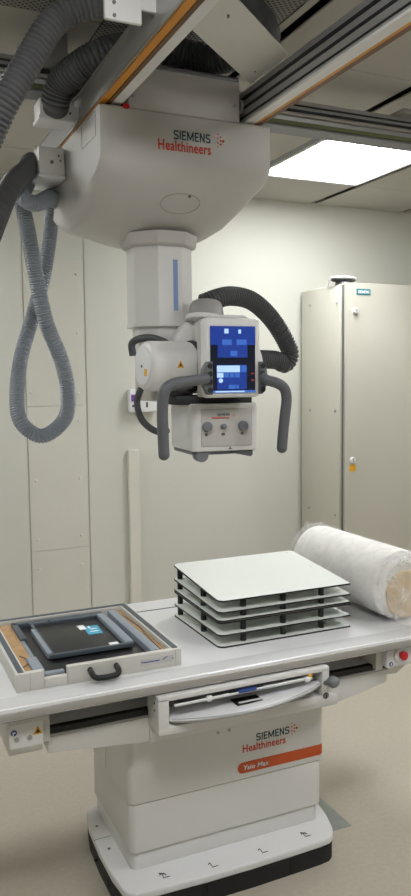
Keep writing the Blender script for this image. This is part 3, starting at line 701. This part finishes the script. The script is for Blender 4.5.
G().prism(arc, lambda a, b, t: (a, b, t+.02*(a-.78)/.5), .618, .626, .001, 1).build('tray_plate', 'white2', bk)
rim = [Vector((x, y-.001, .621+.02*(x-.78)/.5)) for x, y in arc[2:-2]]
G().sweep(rim, lambda i: .0055, 12).build('tray_rim', 'alu', bk)
g = G(); patch(g, (1.05, 2.008, .6365), .13, .050, UPF); g.build('tray_slot', 'black', bk, False)
g = G(); patch(g, (1.055, 1.995, .6377), .12, .006, UPF, t=.003); g.build('slot_edge', 'white2', bk, False)
g = G(); g.tube([(.79, 1.998, .668), (1.25, 1.998, .672)], .0036, 12); g.tube([(.80, 2.01, .660), (1.26, 2.01, .663)], .003, 10); g.build('slide_rod', 'white2', bk)
for x in (.90, 1.235): G().cyl((x-.008, 1.998, .669), (x+.008, 1.998, .669), .009, seg=18, bev=.002).build('rod_collar', 'white2', bk)
g = G(); g.box(.965, 1.085, 1.996, 2.008, .666, .674, .002); g.build('grip_end', 'black', bk)
g = G(); g.box(.995, 1.055, 1.991, 2.006, .668, .677, .003, 3); g.build('blue_grip', 'blueink', bk)
g = G(); g.box(1.238, 1.252, 1.994, 2.002, .676, .683, .002); g.build('brass_clip', 'yellow', bk)
g = G(); g.box(.79, .83, 2.03, 2.06, .612, .622, .003); g.build('brass_catch', 'foam', bk)
g = G(); patch(g, (.88, 2.04, .6235), .05, .02, UPF, t=.0008); patch(g, (1.18, 2.03, .6362), .03, .014, UPF, shape='ellipse', t=.0008); g.build('tray_marks', 'dome', bk, False)
g = G(); patch(g, (1.305, 2.0, .603), .020, .020, shape='ellipse'); g.build('round_badge', 'ink', bk, False)
g = G(); patch(g, (1.305, 1.9988, .603), .013, .013, shape='ellipse'); g.build('badge_centre', 'dome', bk, False)
g = G(); patch(g, (1.305, 1.9976, .603), .005, .010); g.build('badge_mark', 'ink', bk, False)
g = G(); g.cyl((1.300, 2.01, .645), (1.322, 2.0, .643), .012, .009, 20); g.cyl((1.316, 2.0, .643), (1.328, 1.993, .640), .009, .015, 20); g.sphere((1.322, 1.985, 0.650), .0195, (1.1, 1, .95)); g.build('ball_knob', 'knob', bk)
for p in ((.748, .672), (.748, .65)): G().cyl((.743, 2.03, p[1]), (.740, 2.03, p[1]), .003, seg=10).build('side_screw', 'ink', bk)

# ---------------------------------------------------------------- detector storage tray on the left
V = empty('storage_tray', (.61, 2.385, ZT), 'shallow cream tray with a black front handle lined with brown foam', 'tray')
tx0, tx1, ty0, ty1, tz = .366, .864, 2.12, 2.655, ZT+.052
g = G(); n0 = .41
w = .030
g.box(tx0, tx1, ty1-w, ty1, ZT, tz, .002); g.box(tx0, tx0+w, ty0+.0205, ty1-w-.0005, ZT, tz, .002); g.box(tx1-w, tx1, ty0+.0205, ty1-w-.0005, ZT, tz, .002)
g.box(tx0, .445, ty0, ty0+.02, ZT, tz, .002); g.box(.512, tx1, ty0, ty0+.02, ZT, tz, .002); g.box(.4455, .5115, ty0+.0005, ty0+.0195, ZT, tz-.024, .002)
g.box(tx0+w-.001, tx1-w+.001, ty0+.019, ty1-w+.001, ZT+.0005, ZT+.008)
vb = g.build('tray_body', 'cream', V)
g = G(); g.box(tx0+.008, tx0+.024, ty0+.012, ty1-.008, tz-.001, tz+.002); g.box(tx1-.024, tx1-.008, ty0+.012, ty1-.008, tz-.001, tz+.002); g.box(tx0+.02, tx1-.02, ty1-.024, ty1-.008, tz-.001, tz+.002)
g.build('rubber_rim', 'dslate', V)
for a, b_ in ((tx0+.032, .452), (.808, tx1-.032)): G().box(a, b_, 2.142, 2.62, ZT+.009, tz-.012, .004).build('foam_strip', 'foam', V)
for p_ in ([(.40, 2.20, tz-.011), (.43, 2.24, tz-.010), (.41, 2.30, tz-.011)], [(.815, 2.17, tz-.011), (.820, 2.32, tz-.010), (.828, 2.40, tz-.011), (.818, 2.55, tz-.011)]):
    G().tube(p_, .002, 6).build('foam_crease', 'brown', V)
g = G(); g.tube([(.578, 2.122, .768), (.578, 2.100, .764), (.581, 2.090, .758), (.590, 2.084, .754), (.61, 2.082, .753), (.63, 2.082, .753), (.645, 2.084, .754), (.654, 2.090, .758), (.657, 2.100, .764), (.657, 2.122, .768)], .0085, 16); g.build('handle', 'black', V)
pl = G(); patch(pl, (.785, ty0, .762), .105, .02); pl = pl.build('name_plate', 'housing', V, False)
g = G(); patch(g, (.765, 2.1188, .762), .055, .003, t=.0006); patch(g, (.81, 2.1188, .766), .018, .0025, t=.0006, rot=.5); g.build('plate_script', 'blueink', pl, False)
g = G(); patch(g, (.735, 2.1188, .764), .003, .003, t=.0006); patch(g, (.835, 2.1188, .762), .003, .003, t=.0006); g.build('plate_rivet', 'ink', pl, False)
g = G(); patch(g, (.845, 2.12, .76), .001, .05, t=.0005); patch(g, (.405, 2.12, .76), .001, .05, t=.0005); g.build('corner_seam', 'seam', V, False)
# large cassette
A = empty('detector_cassette', (.61, 2.38, ZT+.01), 'large black imaging cassette in a slate frame, under the smaller cassette in the tray', 'cassette')
G().box(.448, .785, 2.15, 2.60, ZT+.010, tz-.020, .003).build('plate', 'plateface', A)
g = G(); g.box(.440, .755, 2.585, 2.61, ZT+.012, tz-.003, .002); g.box(.438, .458, 2.43, 2.60, ZT+.012, tz-.003, .002)
g.build('rear_frame', 'dslate', A)
G().box(.776, .804, 2.150, 2.60, ZT+.012, tz-.001, .002).build('side_bar', 'slate', A)
G().box(.438, .450, 2.20, 2.44, ZT+.012, tz-.010, .002).build('side_bar', 'slate', A)
g = G(); g.box(.420, .452, 2.142, 2.26, ZT+.012, tz-.004, .004); g.box(.452, .51, 2.144, 2.165, ZT+.012, tz-.018, .003); g.build('corner_clip', 'slate', A)
# small cassette
S2 = empty('detector_cassette', (.61, 2.40, tz-.02), 'smaller black cassette with a light blue sticker on top of the larger one', 'cassette')
G().box(.500, .745, 2.245, 2.56, tz-.018, tz-.008, .002).build('plate', 'plateface', S2)
g = G(); g.box(.492, .735, 2.555, 2.572, tz-.018, tz+.001, .002); g.box(.487, .752, 2.230, 2.242, tz-.012, tz+.002, .002); g.box(.494, .505, 2.245, 2.56, tz-.018, tz, .002); g.build('frame', 'dslate', S2)
G().box(.725, .752, 2.240, 2.560, tz-.017, tz+.005, .002).build('side_bar', 'slate', S2)
G().box(.484, .498, 2.25, 2.50, tz-.016, tz+.002, .001).build('side_bar', 'slate', S2)
g = G(); patch(g, (.676, 2.432, tz-.008), .048, .085, UPF, rot=-.05); g.build('blue_sticker', 'cyan', S2, False)
for a in ((.648, 2.47, .022, .045), (.698, 2.268, .028, .032)):
    g = G(); patch(g, (a[0], a[1], tz-.0078), a[2], a[3], UPF, t=.0012); g.build('white_label', 'paper', S2, False)
g = G(); patch(g, (.68, 2.44, tz-.0066), .022, .006, UPF, t=.0006); patch(g, (.676, 2.415, tz-.0066), .03, .006, UPF, t=.0006); patch(g, (.67, 2.46, tz-.0066), .006, .02, UPF, t=.0006); g.build('sticker_print', 'whiteink', S2, False)
G().cyl((.56, 2.563, tz), (.56, 2.563, tz+.003), .004, seg=10).build('screw', 'ink', S2)

# ---------------------------------------------------------------- plate racks
def rack(label, zs, tilt, bottom):
    x0, x1, y0, y1 = 1.028, 1.532, 2.195, 2.595
    t = empty('plate_rack', (1.28, 2.40, zs[0]), label, 'plate rack', 'stacked plate racks')
    r = .022; pts = []
    for cx, cy, a0 in ((x1-r, y1-r, 0), (x0+r, y1-r, 90), (x0+r, y0+r, 180), (x1-r*.3, y0+r*.3, 270)):
        rr = r if cx != x1-r*.3 else r*.3
        for k in range(7):
            a = math.radians(a0+k*15); pts.append((cx+rr*math.cos(a), cy+rr*math.sin(a)))
    def zz(i, y): return zs[i]+tilt[i]*(y-y0)/(y1-y0)
    for i in range(3):
        p = G().prism(pts, lambda a, b, t_: (a, b, zz(i, b)+t_), .0006, .0058, .0003, 1).build('plate', 'rackplate', t)
        g = G(); N_ = len(pts); R4 = []
        for f_, h_ in ((1.0005, .0002), (1.007, .0002), (1.007, .0050), (1.0005, .0050)):
            R4.append([g.bm.verts.new((1.28+(a-1.28)*f_, 2.395+(b-2.395)*f_, zz(i, b)+h_)) for a, b in pts])
        for u_ in range(4):
            A_, B_ = R4[u_], R4[(u_+1) % 4]
            for k in range(N_): g.bm.faces.new((A_[k], A_[(k+1) % N_], B_[(k+1) % N_], B_[k]))
        g.build('black_edge', 'black', p)
    for x, y in ((1.048, 2.575), (1.048, 2.365), (1.127, 2.222), (1.278, 2.222), (1.429, 2.222), (1.51, 2.40), (1.51, 2.575), (1.28, 2.575)):
        for i in (0, 1):
            G().cyl((x, y, zz(i, y)+.005), (x, y, zz(i+1, y)+.001), .010, seg=16).build('spacer_post', 'black', t)
    if not bottom:
        for x, y in ((1.048, 2.575), (1.127, 2.222), (1.278, 2.222), (1.429, 2.222), (1.50, 2.40), (1.50, 2.575), (1.28, 2.575)):
            G().cyl((x, y, zz(2, y)+.0055), (x, y, zz(2, y)+.0068), .0045, seg=12).build('screw_head', 'paper', t)
rack('lower white plate rack with black edges resting on the table', (.7352, .774, .815), (0, .003, .010), True)
rack('upper white plate rack with black edges, on top of the other rack', (.8212, .849, .886), (.0105, .022, .036), False)

# ---------------------------------------------------------------- wrapped roll
a0 = Vector((1.735, 2.095, ZT+.130)); a1 = Vector((1.740, 2.74, ZT+.130))
Rr = empty('wrapped_roll', (1.75, 2.4, ZT), 'thick white roll in a clear plastic bag at the right end of the table', 'roll')
def rollmesh(r, ext, wob, y0=0., y1=None, seg=72, n=40, close=True, seed=0):
    g = G(); b = g.bm; ax = (a1-a0).normalized(); u = Vector((0, 0, 1)); w_ = ax.cross(u); rings = []
    L = (a1-a0).length+2*ext
    for i in range(n+1):
        s = i/n; p = a0-ax*ext+ax*(y0+((L if y1 is None else y1)-y0)*s); ring = []
        e = 1.0
        if close: 
            dd = min(s, 1-s)*L; e = min(1, .80+.20*math.sqrt(max(0, 1-(1-min(1, dd/.03))**2)))
        for k in range(seg):
            a = 2*PI*k/seg; d = u*math.cos(a)+w_*math.sin(a)
            q = p+d*r
            nz = noise.noise(Vector((q.x*9+seed, q.y*5, q.z*9)))*.6+noise.noise(Vector((q.x*28+seed, q.y*16, q.z*28)))*.35
            rr = r*e+wob*nz
            v = p+d*rr
            if v.z < ZT+.001: v.z = ZT+.001
            ring.append(b.verts.new(v))
        rings.append(ring)
    for a, c in zip(rings, rings[1:]):
        for k in range(seg): b.faces.new((a[k], a[(k+1) % seg], c[(k+1) % seg], c[k]))
    return g, rings, ax
g, rings, ax = rollmesh(.123, 0, .004, y0=.075)
for r_, s_ in ((rings[0], 1), (rings[-1], -1)):
    prev = r_; c = sum((v.co for v in r_), Vector())/len(r_)
    for f, dep_ in ((.86, .004), (.80, .0), ):
        cur = [g.bm.verts.new(c+(v.co-c)*f-ax*s_*dep_) for v in r_]
        for k in range(len(cur)): g.bm.faces.new((prev[k], prev[(k+1) % len(cur)], cur[(k+1) % len(cur)], cur[k]))
        prev = cur
    g.bm.faces.new(prev)
g.build('white_wadding', 'roll', Rr)
g = G(); g.cyl(a0+ax*.066+Vector((.012, 0, -.032)), a0+ax*.14+Vector((.012, 0, -.032)), .085, seg=48, bev=.006); g.build('beige_core', 'rollend', Rr)
g, rings, ax = rollmesh(.1275, .012, .0045, y0=.085, n=60, seg=96, seed=3, close=False)
rr_ = rings[-1]; c = sum((v.co for v in rr_), Vector())/len(rr_); prev = rr_
for j, f in enumerate((.95, .8, .55, .3, .08)):
    cur = [g.bm.verts.new(c+(v.co-c)*f+ax*(.006+.012*math.sin(2*PI*k/len(rr_)*5+j*1.3)*(j > 0))) for k, v in enumerate(rr_)]
    for v in cur: v.co.z = max(v.co.z, ZT+.001)
    for k in range(len(cur)): g.bm.faces.new((prev[k], prev[(k+1) % len(cur)], cur[(k+1) % len(cur)], cur[k]))
    prev = cur
g.build('plastic_bag', 'film', Rr)
g, rings, ax = rollmesh(.1280, .012, .011, y1=.088, n=16, seg=120, seed=3)
# gathered far end of the bag: pull into a crumpled flap
r_ = rings[0]; c = sum((v.co for v in r_), Vector())/len(r_); prev = r_
for j, f in enumerate((.93, .86, .78, .68, .56, .42, .28, .12, .03)):
    cur = []
    for k, v in enumerate(r_):
        a = 2*PI*k/len(r_); q = c+(v.co-c)*f
        q += ax*(.030*(1-f)+.006*math.sin(a*5+j*.5)+.003*math.sin(a*11+j*.8)+.008*noise.noise(q*14))
        q.z = max(q.z, ZT+.001); cur.append(g.bm.verts.new(q))
    for k in range(len(cur)): g.bm.faces.new((prev[k], prev[(k+1) % len(cur)], cur[(k+1) % len(cur)], cur[k]))
    prev = cur
g.build('crumpled_bag_end', 'film2', Rr)
# loose flap sticking up at the far end
g = G(); b = g.bm; rows_ = []
for i in range(8):
    row = []
    for j in range(12):
        s = i/7; t = j/11
        x = 1.68+.13*t; z = ZT+.215+.030*math.sin(PI*min(1, t*1.1))+.020*s*math.sin(t*9); y = 2.70+.07*s+.01*math.sin(t*14+s*3)
        row.append(b.verts.new((x, y, z-.045*s*(1-s)+.012*s)))
    rows_.append(row)
for a, c in zip(rows_, rows_[1:]):
    for k in range(11): b.faces.new((a[k], a[k+1], c[k+1], c[k]))
o = g.build('bag_flap', 'film', Rr)
md = o.modifiers.new('s', 'SOLIDIFY'); md.thickness = .0006

# ---------------------------------------------------------------- camera
cam = bpy.data.cameras.new('camera'); co = bpy.data.objects.new('camera', cam); COL.objects.link(co); SC.camera = co
yaw, pitch, roll = .42204, .087964, -.011092
f = Vector((math.sin(yaw)*math.cos(pitch), math.cos(yaw)*math.cos(pitch), -math.sin(pitch)))
rt = Vector((math.cos(yaw), -math.sin(yaw), 0)); up = rt.cross(f)
c_, s_ = math.cos(roll), math.sin(roll)
r2 = rt*c_+up*s_; u2 = -rt*s_+up*c_
mt = Matrix((r2, u2, -f)).transposed().to_4x4(); mt.translation = (0, 0, 1.6); co.matrix_world = mt
cam.sensor_fit = 'VERTICAL'; cam.sensor_height = 36; cam.lens = 36*772/896; cam.clip_start = .02

w = bpy.data.worlds.new('world'); SC.world = w; w.use_nodes = True
w.node_tree.nodes['Background'].inputs['Color'].default_value = (.8, .85, 1, 1); w.node_tree.nodes['Background'].inputs['Strength'].default_value = .05
SC.view_settings.view_transform = 'Standard'; SC.view_settings.look = 'None'; SC.view_settings.gamma = 1; SC.view_settings.exposure = 1.36
